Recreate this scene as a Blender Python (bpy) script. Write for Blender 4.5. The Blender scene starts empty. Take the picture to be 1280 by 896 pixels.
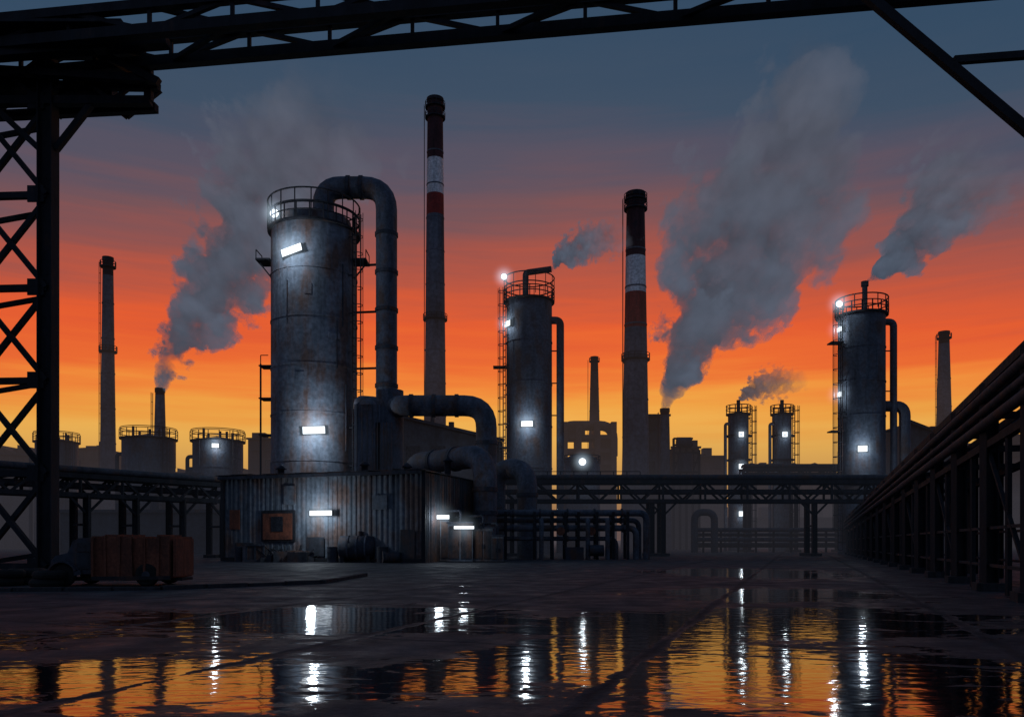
import bpy, bmesh, math, random
from mathutils import Vector, Matrix, Quaternion
random.seed(7)
scene = bpy.context.scene
EYE = 1.7
def X(px, D): return (px-640)*D/1000.0
def Z(py, D): return EYE+(675-py)*D/1000.0
def P(px, py, D): return Vector((X(px,D), D, Z(py,D)))

# ------------------------------------------------------------------ materials
def nt(mat):
    mat.use_nodes = True
    t = mat.node_tree
    for n in list(t.nodes): t.nodes.remove(n)
    return t
def N(t, typ, **kw):
    n = t.nodes.new(typ)
    for k, v in kw.items(): setattr(n, k, v)
    return n
def math_n(t, op, a, b=None, c=None, clamp=False):
    n = N(t, 'ShaderNodeMath', operation=op, use_clamp=clamp)
    for i, v in enumerate((a, b, c)):
        if v is None: continue
        if isinstance(v, (int, float)): n.inputs[i].default_value = v
        else: t.links.new(v, n.inputs[i])
    return n.outputs[0]
def mixc(t, f, a, b):
    n = N(t, 'ShaderNodeMix', data_type='RGBA')
    for s, v in ((n.inputs[0], f), (n.inputs[6], a), (n.inputs[7], b)):
        if isinstance(v, (int, float)): s.default_value = v
        elif isinstance(v, tuple): s.default_value = (*v[:3], 1)
        else: t.links.new(v, s)
    return n.outputs[2]
def noise(t, vec, scale, detail=4, rough=.55, mscale=None, dist=0):
    if mscale:
        m = N(t, 'ShaderNodeMapping'); m.inputs['Scale'].default_value = mscale
        t.links.new(vec, m.inputs[0]); vec = m.outputs[0]
    n = N(t, 'ShaderNodeTexNoise')
    n.inputs['Scale'].default_value = scale; n.inputs['Detail'].default_value = detail
    n.inputs['Roughness'].default_value = rough; n.inputs['Distortion'].default_value = dist
    t.links.new(vec, n.inputs['Vector']); return n.outputs['Fac']
def ramp(t, f, stops):
    r = N(t, 'ShaderNodeValToRGB'); e = r.color_ramp.elements
    while len(e) < len(stops): e.new(0.5)
    for el, (p, c) in zip(e, stops):
        el.position = p; el.color = (*c[:3], 1) if isinstance(c, tuple) else (c, c, c, 1)
    t.links.new(f, r.inputs[0]); return r.outputs[0]

def metal(name, base, rust=(.085,.038,.022), amt=.45, rough=.76, met=.05, sc=.5, streak=.15, bump=.3):
    m = bpy.data.materials.new(name); t = nt(m)
    o = N(t, 'ShaderNodeOutputMaterial'); b = N(t, 'ShaderNodeBsdfPrincipled')
    g = N(t, 'ShaderNodeNewGeometry'); pos = g.outputs['Position']
    n1 = noise(t, pos, sc, 5, .6)
    n2 = noise(t, pos, sc*2.2, 5, .65, (1, 1, streak))
    n3 = noise(t, pos, sc*9, 2, .6)
    f = math_n(t, 'ADD', math_n(t, 'MULTIPLY', n1, .45), math_n(t, 'MULTIPLY', n2, .55))
    th = .68-.33*amt
    mask = ramp(t, f, [(th-.04, 0.0), (th+.07, 1.0)])
    tone = ramp(t, n2, [(.3, tuple(c*.45 for c in base)), (.5, base), (.7, tuple(min(1,c*1.55) for c in base))])
    fine = ramp(t, n3, [(.3, .62), (.7, 1.15)])
    mx = N(t, 'ShaderNodeMix', data_type='RGBA', blend_type='MULTIPLY'); mx.inputs[0].default_value = 1
    t.links.new(mixc(t, math_n(t, 'MULTIPLY', mask, .85), tone, rust), mx.inputs[6]); t.links.new(fine, mx.inputs[7])
    t.links.new(mx.outputs[2], b.inputs['Base Color'])
    b.inputs['Metallic'].default_value = met; b.inputs['Specular IOR Level'].default_value = .28
    t.links.new(math_n(t, 'MULTIPLY_ADD', n3, .3, rough-.12, clamp=True), b.inputs['Roughness'])
    bp = N(t, 'ShaderNodeBump'); bp.inputs['Strength'].default_value = bump; bp.inputs['Distance'].default_value = .06
    t.links.new(n3, bp.inputs['Height']); t.links.new(bp.outputs[0], b.inputs['Normal'])
    t.links.new(b.outputs[0], o.inputs[0]); return m
def emit(name, col, s):
    m = bpy.data.materials.new(name); t = nt(m)
    o = N(t, 'ShaderNodeOutputMaterial'); e = N(t, 'ShaderNodeEmission')
    e.inputs[0].default_value = (*col, 1); e.inputs[1].default_value = s
    t.links.new(e.outputs[0], o.inputs[0]); return m

M = {}
M['tank']   = metal('weathered_tank_steel', (.145,.175,.225), (.11,.055,.036), amt=.53, sc=.28, streak=.10)
M['tower']  = metal('tower_steel', (.075,.095,.13), (.07,.042,.034), amt=.45, sc=.35, streak=.1)
M['pipe']   = metal('pipe_steel', (.08,.097,.135), (.08,.045,.033), amt=.5, sc=.5, streak=.3)
M['pipe2']  = metal('dark_pipe_steel', (.035,.042,.06), amt=.4, sc=.6, streak=.3)
M['steel']  = metal('dark_structural_steel', (.014,.016,.022), amt=.2, rough=.8, met=0)
M['rail']   = metal('handrail_steel', (.02,.022,.03), amt=.3, rough=.8, met=0)
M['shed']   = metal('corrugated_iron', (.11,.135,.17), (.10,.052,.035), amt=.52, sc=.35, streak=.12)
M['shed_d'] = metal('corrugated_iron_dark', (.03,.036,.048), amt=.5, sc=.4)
M['rust']   = metal('rusted_plate', (.20,.065,.038), (.08,.032,.022), amt=.55, sc=1.1, met=0)
M['conc']   = metal('chimney_concrete', (.11,.115,.145), (.06,.055,.065), amt=.35, met=0, rough=.85, sc=.15, streak=.1)
M['white']  = metal('chimney_white_band', (.62,.62,.66), (.35,.32,.32), amt=.3, met=0, rough=.8, sc=.3)
M['red']    = metal('chimney_red_band', (.24,.03,.025), (.12,.03,.03), amt=.3, met=0, rough=.8, sc=.3)
M['dred']   = metal('chimney_sooty_red', (.055,.022,.026), (.025,.018,.022), amt=.4, met=0, rough=.85, sc=.3)
M['bldg']   = metal('sooty_brick_wall', (.08,.056,.055), (.04,.03,.03), amt=.4, met=0, rough=.85, sc=.2)
M['bldg2']  = metal('sooty_cladding', (.05,.058,.075), (.04,.035,.035), amt=.4, met=.1, rough=.8, sc=.2)
M['glass']  = metal('dark_window_glass', (.015,.018,.025), amt=0, rough=.25, met=0, bump=0)
M['rubber'] = metal('old_rubber', (.012,.012,.013), amt=.1, rough=.85, met=0)
M['stone']  = metal('rubble_stone', (.03,.032,.038), (.02,.02,.022), amt=.3, rough=.85, met=0, sc=2)
M['lamp']   = emit('lamp_glass_lit', (.86,.94,1.0), 1.9)

# ------------------------------------------------------------------ builder
class B:
    def __init__(s, name, loc=(0,0,0)):
        s.name = name; s.loc = Vector(loc); s.parts = {}
    def __call__(s, part, mat):
        if part not in s.parts: s.parts[part] = (bmesh.new(), mat)
        return s.parts[part][0]
    def finish(s):
        e = bpy.data.objects.new(s.name, None); e.location = s.loc; e.empty_display_size = .5
        scene.collection.objects.link(e); s.e = e
        for k, (bm, mat) in s.parts.items():
            me = bpy.data.meshes.new(k)
            bmesh.ops.translate(bm, verts=bm.verts, vec=-s.loc)
            bm.to_mesh(me); bm.free(); me.materials.append(M[mat])
            ob = bpy.data.objects.new(k, me); scene.collection.objects.link(ob); ob.parent = e
        return e

def box(bm, c, size, rz=0):
    c = Vector(c); R = Matrix.Rotation(rz, 3, 'Z'); hx, hy, hz = [v/2 for v in size]
    v = [bm.verts.new(c+R@Vector((sx*hx, sy*hy, sz*hz))) for sx in (-1,1) for sy in (-1,1) for sz in (-1,1)]
    for f in ((0,1,3,2),(4,6,7,5),(0,4,5,1),(2,3,7,6),(0,2,6,4),(1,5,7,3)): bm.faces.new([v[i] for i in f])
def beam(bm, p1, p2, w, h=None, up=(0,0,1)):
    h = h or w; p1 = Vector(p1); p2 = Vector(p2); d = (p2-p1).normalized(); up = Vector(up)
    if abs(d.dot(up)) > .97: up = Vector((0,1,0))
    s = d.cross(up).normalized(); u = s.cross(d).normalized()
    a = [bm.verts.new(p+s*i*w/2+u*j*h/2) for p in (p1,p2) for i,j in ((-1,-1),(1,-1),(1,1),(-1,1))]
    for f in ((0,3,2,1),(4,5,6,7),(0,1,5,4),(1,2,6,5),(2,3,7,6),(3,0,4,7)): bm.faces.new([a[i] for i in f])
def ibeam(bm, p1, p2, w, h):
    """H-section column / beam: two flanges and a web"""
    p1 = Vector(p1); p2 = Vector(p2); d = (p2-p1).normalized(); up = Vector((0,0,1))
    if abs(d.dot(up)) > .97: up = Vector((1,0,0))
    s = d.cross(up).normalized(); u = s.cross(d).normalized()
    beam(bm, p1+u*h*.46, p2+u*h*.46, w, h*.08, u); beam(bm, p1-u*h*.46, p2-u*h*.46, w, h*.08, u)
    beam(bm, p1, p2, w*.12, h*.84, u)
def tube(bm, pts, r, fillet=0, seg=16, cap=True):
    pts = [Vector(p) for p in pts]; path = [pts[0]]
    for i in range(1, len(pts)-1):
        a, b, c = pts[i-1], pts[i], pts[i+1]
        f = min(fillet, (a-b).length*.5, (c-b).length*.5)
        if f > 1e-3:
            p0 = b+(a-b).normalized()*f; p1 = b+(c-b).normalized()*f
            for k in range(7):
                q = k/6; path.append(p0*(1-q)**2+b*2*q*(1-q)+p1*q*q)
        else: path.append(b)
    path.append(pts[-1])
    d0 = (path[1]-path[0]).normalized()
    u = d0.orthogonal().normalized(); rings = []
    for i, p in enumerate(path):
        d = (path[min(i+1,len(path)-1)]-path[max(i-1,0)]).normalized()
        u = (u-d*u.dot(d)).normalized(); s = d.cross(u)
        rr = r[i] if isinstance(r, (list,tuple)) else r
        rings.append([bm.verts.new(p+(u*math.cos(2*math.pi*k/seg)+s*math.sin(2*math.pi*k/seg))*rr) for k in range(seg)])
    for a, b in zip(rings, rings[1:]):
        for k in range(seg):
            f = bm.faces.new((a[k], a[(k+1)%seg], b[(k+1)%seg], b[k])); f.smooth = True
    if cap:
        for R_, rev in ((rings[0], True), (rings[-1], False)):
            vs = [bm.verts.new(v.co) for v in R_]
            bm.faces.new(vs[::-1] if rev else vs)
def ring(bm, c, R, r, seg=40, n=5, a0=0, a1=2*math.pi):
    c = Vector(c)
    rows = []
    for i in range(seg+1):
        a = a0+(a1-a0)*i/seg; o = Vector((math.cos(a), math.sin(a), 0))
        rows.append([bm.verts.new(c+o*(R+r*math.cos(2*math.pi*k/n))+Vector((0,0,r*math.sin(2*math.pi*k/n)))) for k in range(n)])
    for a, b in zip(rows, rows[1:]):
        for k in range(n): bm.faces.new((a[k], a[(k+1)%n], b[(k+1)%n], b[k]))
def band(bm, c, R, h, th, seg=48):
    c = Vector(c)
    tube(bm, [c-Vector((0,0,h/2)), c+Vector((0,0,h/2))], R+th, seg=seg)
def ladder(bm, c, ang, z0, z1, w=.7, t=.07, cage=True, step=.9):
    """caged ladder standing off a cylinder: c = foot point, ang = outward direction"""
    c = Vector(c); o = Vector((math.cos(ang), math.sin(ang), 0)); s = Vector((-o.y, o.x, 0))
    for k in (-1, 1): beam(bm, c+s*w/2*k+Vector((0,0,z0)), c+s*w/2*k+Vector((0,0,z1)), t)
    z = z0
    while z < z1: beam(bm, c-s*w/2+Vector((0,0,z)), c+s*w/2+Vector((0,0,z)), t*.8); z += step
    if cage:
        cc = c+o*w*.45; z = z0+2.5
        while z < z1:
            a0 = ang-2.1; ring(bm, cc+Vector((0,0,z)), w*.7, t*.5, 10, 4, a0, a0+4.2); z += 1.8
        for da in (-1.4,-.5,.5,1.4):
            q = cc+Vector((math.cos(ang+da), math.sin(ang+da), 0))*w*.7
            beam(bm, q+Vector((0,0,z0+2.5)), q+Vector((0,0,z1)), t*.7)
        z = z0+1
        while z < z1:
            for k in (-1,1): beam(bm, c+s*w/2*k+Vector((0,0,z)), c+s*w/2*k-o*.5+Vector((0,0,z)), t)
            z += 4
def railing(bm, c, R, h, n=20, t=.06):
    c = Vector(c)
    for k in (1, .52): ring(bm, c+Vector((0,0,h*k)), R, t*.8, 40, 5)
    for i in range(n):
        a = 2*math.pi*i/n; p = c+Vector((math.cos(a), math.sin(a), 0))*R
        beam(bm, p, p+Vector((0,0,h)), t*1.3)
def truss(bm, p1, p2, h, n, cs, ws, style='warren'):
    p1 = Vector(p1); p2 = Vector(p2); H = Vector((0,0,h))
    beam(bm, p1, p2, cs); beam(bm, p1+H, p2+H, cs)
    for i in range(n+1):
        a = p1.lerp(p2, i/n)
        if style != 'warren' or i % 2 == 0: beam(bm, a, a+H, ws)
        if i < n:
            b = p1.lerp(p2, (i+1)/n)
            if style == 'x': beam(bm, a, b+H, ws); beam(bm, a+H, b, ws)
            elif i % 2 == 0: beam(bm, a+H, b, ws)
            else: beam(bm, a, b+H, ws)

# ------------------------------------------------------------------ lamps
def glow_mat(R, s):  # emission-only volume imitating the halo around a lamp, nothing scatters
    m = bpy.data.materials.new('lamp_halo_emission'); t = nt(m)
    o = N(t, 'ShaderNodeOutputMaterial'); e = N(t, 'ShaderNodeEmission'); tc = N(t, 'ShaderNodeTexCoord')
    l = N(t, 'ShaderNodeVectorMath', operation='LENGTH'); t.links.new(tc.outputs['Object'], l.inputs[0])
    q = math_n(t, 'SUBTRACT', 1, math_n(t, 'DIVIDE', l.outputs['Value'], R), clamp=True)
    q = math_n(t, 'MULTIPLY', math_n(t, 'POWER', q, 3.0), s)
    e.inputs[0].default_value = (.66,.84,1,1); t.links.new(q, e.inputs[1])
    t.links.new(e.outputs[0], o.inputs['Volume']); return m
GM = {}
def lamp(pos, ang, w=.6, h=.5, energy=200, tilt=0, glow=2.4, gs=.8, off=.6, name='flood_lamp', round_=False):
    """fixture at pos facing horizontal direction ang: housing, lit glass, bracket, bulb, emissive halo"""
    glow = round(glow*.8, 2); gs = gs*.4
    pos = Vector(pos); o = Vector((math.cos(ang), math.sin(ang), 0)); s = Vector((-o.y, o.x, 0))
    b = B(name, pos)
    if round_:
        tube(b('housing', 'rail'), [pos-o*.35, pos-o*.1, pos+o*.0], [w*.3, w*.55, w*.6], seg=16)
        tube(b('lit_glass', 'lamp'), [pos+o*.01, pos+o*.06], w*.5, seg=16)
        beam(b('bracket', 'rail'), pos-o*.2, pos-o*.2-Vector((0,0,.9)), .08)
    else:
        a = s*w/2+Vector((0,0,tilt*w/2))
        beam(b('housing', 'rail'), pos-a-o*.12, pos+a-o*.12, .22, h*1.12)
        beam(b('lit_glass', 'lamp'), pos-a*.95, pos+a*.95, .06, h)
        beam(b('bracket', 'rail'), pos-o*.1, pos-o*.6, .1)
    e = b.finish()
    L = bpy.data.lights.new('bulb', 'POINT'); L.energy = energy*.72; L.color = (.8,.91,1); L.shadow_soft_size = .32
    lo = bpy.data.objects.new('bulb', L); lo.location = o*max(off,.7)+Vector((0,0,-h*.2)); scene.collection.objects.link(lo); lo.parent = e
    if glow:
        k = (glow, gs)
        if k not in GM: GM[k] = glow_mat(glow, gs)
        bm = bmesh.new(); bmesh.ops.create_icosphere(bm, subdivisions=2, radius=glow*1.02)  # added halo sphere, glows by itself around the fixture
        me = bpy.data.meshes.new('lamp_halo'); bm.to_mesh(me); bm.free(); me.materials.append(GM[k])
        go = bpy.data.objects.new('lamp_halo', me); go.location = o*.1; scene.collection.objects.link(go); go.parent = e
def surf_lamp(cx, cy, r, px, py, **kw):
    """lamp fixed to the skin of a cylindrical tower, found along a bearing"""
    D = cy-r; dx = X(px, D)-cx; dx = max(-r*.98, min(r*.98, dx))
    yy = cy-math.sqrt(r*r-dx*dx); ang = math.atan2(yy-cy, dx)
    p = Vector((cx+dx, yy, Z(py, yy)))+Vector((math.cos(ang), math.sin(ang), 0))*.35
    lamp(p, ang, **kw)
F = -math.pi/2

# ------------------------------------------------------------------ ground
def make_ground():
    me = bpy.data.meshes.new('ground'); bm = bmesh.new()
    a = (-3500,-800,3500,4500)
    v = [bm.verts.new((a[0],a[1],0)), bm.verts.new((a[2],a[1],0)), bm.verts.new((a[2],a[3],0)), bm.verts.new((a[0],a[3],0))]
    bm.faces.new(v)
    bm.to_mesh(me); bm.free(); ob = bpy.data.objects.new('wet_concrete_ground', me); scene.collection.objects.link(ob)
    m = bpy.data.materials.new('wet_concrete'); t = nt(m); me.materials.append(m)
    o = N(t, 'ShaderNodeOutputMaterial'); g = N(t, 'ShaderNodeNewGeometry'); pos = g.outputs['Position']
    acc = None
    for cx, cy, rx, ry, rot in ((3.7,10.2,3.0,3.0,0),(6.5,17.2,3.6,3.0,0),(2.7,15.6,2.5,2.7,0),(-4.3,9.9,2.1,2.0,0),(-.6,9.8,1.3,1.4,0),(-4.0,17.2,4.4,3.0,0),(1.0,11.6,1.5,2.0,0),(8.0,25,3.6,3.2,0),(12.5,42,4.5,6,0),(-10,13.5,2.5,1.6,0)):
        mp = N(t, 'ShaderNodeMapping', vector_type='TEXTURE'); mp.inputs['Location'].default_value = (cx,cy,0)
        mp.inputs['Scale'].default_value = (rx,ry,1)
        t.links.new(pos, mp.inputs[0])
        l = N(t, 'ShaderNodeVectorMath', operation='LENGTH'); t.links.new(mp.outputs[0], l.inputs[0])
        v = math_n(t, 'SUBTRACT', 1.08, l.outputs['Value'])
        acc = v if acc is None else math_n(t, 'MAXIMUM', acc, v)
    acc = math_n(t, 'MULTIPLY', math_n(t, 'MAXIMUM', acc, -.5), 1.3)
    n1 = noise(t, pos, .62, 5, .6, (.55,1,1), .5)
    n2 = noise(t, pos, 2.2, 6, .7, (.5,1.3,1), .8)
    w = math_n(t, 'ADD', acc, math_n(t, 'MULTIPLY', math_n(t, 'SUBTRACT', n1, .5), 2.6))
    w = math_n(t, 'ADD', w, math_n(t, 'MULTIPLY', math_n(t, 'SUBTRACT', n2, .5), 3.0))
    # slab joints, aligned with the yard axis
    mp = N(t, 'ShaderNodeMapping', vector_type='TEXTURE'); mp.inputs['Rotation'].default_value = (0,0,-.345); mp.inputs['Location'].default_value = (-2.25,0,0)
    t.links.new(pos, mp.inputs[0]); sx = N(t, 'ShaderNodeSeparateXYZ'); t.links.new(mp.outputs[0], sx.inputs[0])
    wob = math_n(t, 'MULTIPLY', math_n(t, 'SUBTRACT', noise(t, pos, 1.3, 4, .7), .5), .4)
    def joint(c, period, wd):
        c = math_n(t, 'ADD', c, wob)
        q = math_n(t, 'ABSOLUTE', math_n(t, 'SUBTRACT', math_n(t, 'FRACT', math_n(t, 'ADD', math_n(t, 'DIVIDE', c, period), .5)), .5))
        q = math_n(t, 'MULTIPLY', q, period)
        return math_n(t, 'SUBTRACT', 1, math_n(t, 'DIVIDE', q, wd), clamp=True)
    j = math_n(t, 'MAXIMUM', joint(sx.outputs[0], 5.2, .17), math_n(t, 'MULTIPLY', joint(sx.outputs[1], 6.5, .12), .7))
    w = math_n(t, 'SUBTRACT', w, math_n(t, 'MULTIPLY', j, 1.8))
    wet = ramp(t, w, [(.0, 0.0), (.1, 1.0)])
    dampf = math_n(t, 'MULTIPLY_ADD', w, .8, .75, clamp=True)     # 0 dry .. 1 at the water's edge
    n3 = noise(t, pos, 9, 4, .7); n4 = noise(t, pos, .8, 5, .6)
    dry = N(t, 'ShaderNodeBsdfPrincipled')
    base = ramp(t, math_n(t, 'ADD', math_n(t,'MULTIPLY',n3,.45), math_n(t,'MULTIPLY',n4,.55)), [(.34,(.012,.013,.018)),(.5,(.03,.032,.042)),(.66,(.06,.062,.074))])
    dk = N(t, 'ShaderNodeMix', data_type='RGBA', blend_type='MULTIPLY'); dk.inputs[0].default_value = 1
    t.links.new(base, dk.inputs[6]); t.links.new(ramp(t, math_n(t,'MAXIMUM',dampf,j), [(0,1.0),(1,.4)]), dk.inputs[7])
    t.links.new(dk.outputs[2], dry.inputs['Base Color'])
    t.links.new(math_n(t,'SUBTRACT', ramp(t, n4, [(.35,.92),(.65,.66)]), math_n(t,'MULTIPLY',dampf,.3)), dry.inputs['Roughness'])
    dry.inputs['Specular IOR Level'].default_value = .22
    bp = N(t, 'ShaderNodeBump'); bp.inputs['Strength'].default_value = .6; bp.inputs['Distance'].default_value = .05
    t.links.new(math_n(t,'SUBTRACT',math_n(t,'ADD', n3, n4), math_n(t,'MULTIPLY',j,.9)), bp.inputs['Height']); t.links.new(bp.outputs[0], dry.inputs['Normal'])
    wt = N(t, 'ShaderNodeBsdfPrincipled'); wt.inputs['Base Color'].default_value = (.006,.007,.01,1)
    wt.inputs['Roughness'].default_value = .06; wt.inputs['IOR'].default_value = 1.5; wt.inputs['Specular IOR Level'].default_value = .95
    b2 = N(t, 'ShaderNodeBump'); b2.inputs['Strength'].default_value = .36; b2.inputs['Distance'].default_value = .02
    t.links.new(noise(t, pos, 2.6, 2, .5, (.8,1.4,1)), b2.inputs['Height']); t.links.new(b2.outputs[0], wt.inputs['Normal'])
    mx = N(t, 'ShaderNodeMixShader'); t.links.new(wet, mx.inputs[0]); t.links.new(dry.outputs[0], mx.inputs[1]); t.links.new(wt.outputs[0], mx.inputs[2])
    t.links.new(mx.outputs[0], o.inputs[0])
make_ground()

# ------------------------------------------------------------------ towers
def chimney(px, D, top, w_top, w_base, bands, rings=(), base_py=600, name='striped_chimney', body='conc'):
    x = X(px, D); zt = Z(top, D); rt = w_top*D/2000; rb = w_base*D/2000
    b = B(name, (x, D, 0))
    zb = Z(base_py, D)
    def rad(z): return rt+(rb-rt)*max(0, (zt-z))/(zt-0)*1.0
    rb = rt+(rb-rt)*zt/(zt-zb)
    segs = [(Z(a, D), Z(c, D), m) for a, c, m in bands]
    last = segs[-1][1] if segs else zt
    segs.append((last, -.3, body))
    for i, (z1, z0, m) in enumerate(segs):
        tube(b('band_%d' % i if i < len(segs)-1 else 'shaft', m), [(x,D,z0),(x,D,z1)], [rad(z0), rad(z1)], seg=28, cap=(i in (0, len(segs)-1)))
    r = b('platforms', 'rail')
    tube(r, [(x,D,zt-.2),(x,D,zt+.5)], rt*1.12, seg=24)
    for py in rings:
        z = Z(py, D); R = rad(z)
        tube(r, [(x,D,z-.12),(x,D,z+.12)], R+.5, seg=24); railing(r, (x,D,z), R+.45, 1.1, 14, .08)
    for k in range(1, int(zt/7)):
        z = k*7; band(b('hoops', body), (x,D,z), rad(z), .25, .07, 28)
    ladder(r, (x-rad(zt/2)-.2, D-.2, 0), math.pi, 3, zt*.99, .6, .09, False, 2)
    return b.finish()
chimney(544, 170, 127, 19, 27, [(127,200,'dred'),(200,244,'white'),(244,270,'red')], (135,148,400), 530)
chimney(794.5, 150, 245, 22, 34, [(245,322,'dred'),(322,367,'white'),(367,411,'red')], (251,262,450), 590)
chimney(135, 160, 325, 12, 19, [(325,345,'dred')], (334,440), 598, 'factory_chimney')
chimney(200, 135, 489, 11, 16, [(489,494,'dred')], (), 590, 'factory_chimney')
chimney(743, 250, 448, 9, 13, [(448,465,'dred')], (452,), 530, 'factory_chimney', 'bldg')
chimney(1180, 200, 417, 12, 19, [(417,430,'dred')], (423,), 550, 'factory_chimney')
chimney(831, 150, 514, 11, 14, [(514,519,'dred')], (), 590, 'factory_chimney')

def tank(px, D, r, ztop, mat='tank', seams=4, rail_h=1.3, name='storage_silo', z0=0, lad=None, rings=True, extra=None, nrail=20, rt=.07):
    x = X(px, D); b = B(name, (x, D, 0)); s = b('shell', mat)
    tube(s, [(x,D,z0-.2),(x,D,ztop)], r, seg=56)
    tube(b('roof', mat), [(x,D,ztop),(x,D,ztop+r*.16)], [r*.98, r*.15], seg=40)
    for i in range(1, seams+1): band(b('seams', mat), (x,D,ztop*i/(seams+1)), r, .16, .06, 56)
    for k in range(10):
        a = random.random()*6.283; zz = ztop*random.randint(0, seams)/(seams+1)
        p = Vector((x+math.cos(a)*r, D+math.sin(a)*r, zz))
        beam(b('weld_strips', mat), p, p+Vector((0,0,ztop/(seams+1))), .1)
    pl = b('platform', 'rail')
    tube(pl, [(x,D,ztop-.25),(x,D,ztop-.05)], r+.35, seg=48)
    railing(pl, (x,D,ztop-.05), r+.3, rail_h, nrail, rt)
    if lad is not None:
        c = (x+math.cos(lad)*(r+.45), D+math.sin(lad)*(r+.45), 0)
        ladder(b('caged_ladder', 'rail'), c, lad, .5, ztop+rail_h, .8, rt)
    if extra: extra(b, x)
    return b

# main silo ---------------------------------------------------------
DM = 86; RM = 4.5; xm = X(393, DM); zm = Z(292, DM)
def ex_main(b, x):
    pl = b('roof_cage', 'rail')
    for z in (zm+1.6, zm+2.9): ring(pl, (x,DM,z), RM+.3, .09, 48, 5)
    for i in range(18):
        a = 2*math.pi*i/18; p = Vector((x+math.cos(a)*(RM+.3), DM+math.sin(a)*(RM+.3), zm))
        beam(pl, p, p+Vector((0,0,2.9)), .1)
    tube(b('roof_drum','tank'), [(x,DM,zm),(x,DM,zm+1.2)], RM*.86, seg=40)
    for sx in (-1, 1):
        p = Vector((x+sx*RM, DM-.5, Z(330,DM)))
        box(pl, p+Vector((sx*.6,0,0)), (1.5,2.2,.2)); beam(pl, p+Vector((sx*1.2,0,-.1)), p+Vector((0,0,-1.6)), .14)
        beam(pl, p+Vector((sx*1.3,-1,0)), p+Vector((sx*1.3,-1,1.0)), .08); beam(pl, p+Vector((sx*1.3,1,0)), p+Vector((sx*1.3,1,1.0)), .08)
        beam(pl, p+Vector((sx*1.3,-1,1)), p+Vector((sx*1.3,1,1.0)), .08)
    fr = b('service_frame', 'rail')
    xa, xb = x-RM-.1, x-RM-.9
    for z in (Z(460,DM), Z(500,DM), Z(545,DM)):
        beam(fr, (xb-.1,DM-1.2,z), (xa+1,DM-1.2,z), .14); box(fr, ((xa+xb)/2,DM-.4,z), (1.2,1.8,.12))
    beam(fr, (xb,DM-1.2,0), (xb,DM-1.2,Z(458,DM)), .16); beam(fr, (xb,DM-1.2,Z(460,DM)+1.1), (xa,DM-1.2,Z(460,DM)+1.1), .08)
    beam(fr, (xb,DM-1.2,Z(460,DM)), (xb,DM-1.2,Z(460,DM)+1.1), .08)
    def skin(px):
        dx = max(-RM*.97, min(RM*.97, X(px,DM-RM)-x)); return dx, DM-math.sqrt(RM*RM-dx*dx)
    for px, py, w, h in ((375,470,.9,.9),(415,420,1.3,.6),(385,360,.7,1.1)):
        dx, yy = skin(px); a = math.atan2(dx, DM-yy)
        box(b('patch_plates','tank'), (x+dx, yy, Z(py,yy)), (w,.12,h), a)
    for px, py, L_ in ((424,330,6.5),(418,400,5),(427,480,7),(358,350,4)):
        dx, yy = skin(px); yy -= .08
        tube(b('surface_conduits','pipe2'), [(x+dx,yy,Z(py,yy)),(x+dx,yy,Z(py,yy)-L_)], .07, seg=8)
bm_ = tank(393, DM, RM, zm, seams=6, rail_h=1.5, name='main_storage_silo', lad=-.35, extra=ex_main, nrail=22, rt=.09)
bm_.finish()
surf_lamp(xm, DM, RM, 366, 314, w=2.3, h=.72, energy=950, tilt=.25, off=2.2, glow=3.6, gs=.7)
surf_lamp(xm, DM, RM, 392, 538, w=2.3, h=.72, energy=1200, tilt=.06, off=2.2, glow=3.6, gs=.7)
lamp(P(343,267,83), F, w=.9, energy=200, glow=2.6, gs=1.5, round_=True)

# big bent duct -----------------------------------------------------
def collars(bm, p1, p2, r, n, h=.18):
    p1 = Vector(p1); p2 = Vector(p2); d = (p2-p1).normalized()
    for i in range(n):
        p = p1.lerp(p2, (i+.5)/n); tube(bm, [p-d*h, p+d*h], r*1.1, seg=24)
b = B('overhead_exhaust_duct', (X(485,86),86,0)); q = b('duct','pipe')
A = (X(407,86),85,Z(284,86)); A1=(X(407,86),85,Z(240,86)); A2=(X(485,86),85,Z(240,86)); A3=(X(485,86),85,Z(508,86))
tube(q, [A,A1,A2,(A3[0],85,0)], 1.12, 2.4, 28)
c = b('flanges','pipe2'); collars(c, (A1[0]+2,85,A1[2]), (A2[0]-2,85,A2[2]), 1.12, 2); collars(c, (A2[0],85,A2[2]-3), A3, 1.12, 5)
for z in (14,20,26,31):
    beam(b('stays','rail'), (A3[0],85,z), (xm+RM-.3,85.5,z), .2)
b.finish()
b = B('side_exhaust_duct', (X(608,80),80,0)); q = b('duct','pipe')
tube(q, [(X(483,80),82,Z(507,80)),(X(500,80),80,Z(507,80)),(X(608,80),80,Z(507,80)),(X(608,80),80,-.1)], 1.05, 2.2, 28)
collars(b('flanges','pipe2'), (X(500,80),80,Z(507,80)), (X(585,80),80,Z(507,80)), 1.05, 3); collars(b('flanges','pipe2'), (X(608,80),80,Z(535,80)), (X(608,80),80,4), 1.05, 3)
tube(b('hub','pipe'), [(X(485,80),81.5,Z(485,80)),(X(485,80),81.5,Z(585,80))], 1.35, seg=24)
b.finish()
b = B('roof_exhaust_duct', (-2.3,68,0)); q = b('duct','pipe')
tube(q, [(-9.2,75.5,6.5),(-9.2,75.5,8.9),(-2.3,68,8.9),(-2.3,68,-.1)], 1.0, 2.0, 28)
collars(b('flanges','pipe2'), (-2.3,68,7), (-2.3,68,1), 1.0, 3); collars(b('flanges','pipe2'), (-8,74.2,8.9), (-4,69.9,8.9), 1.0, 2)
b.finish()
b = B('return_duct', (1.5,76,0)); q = b('duct','pipe')
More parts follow.
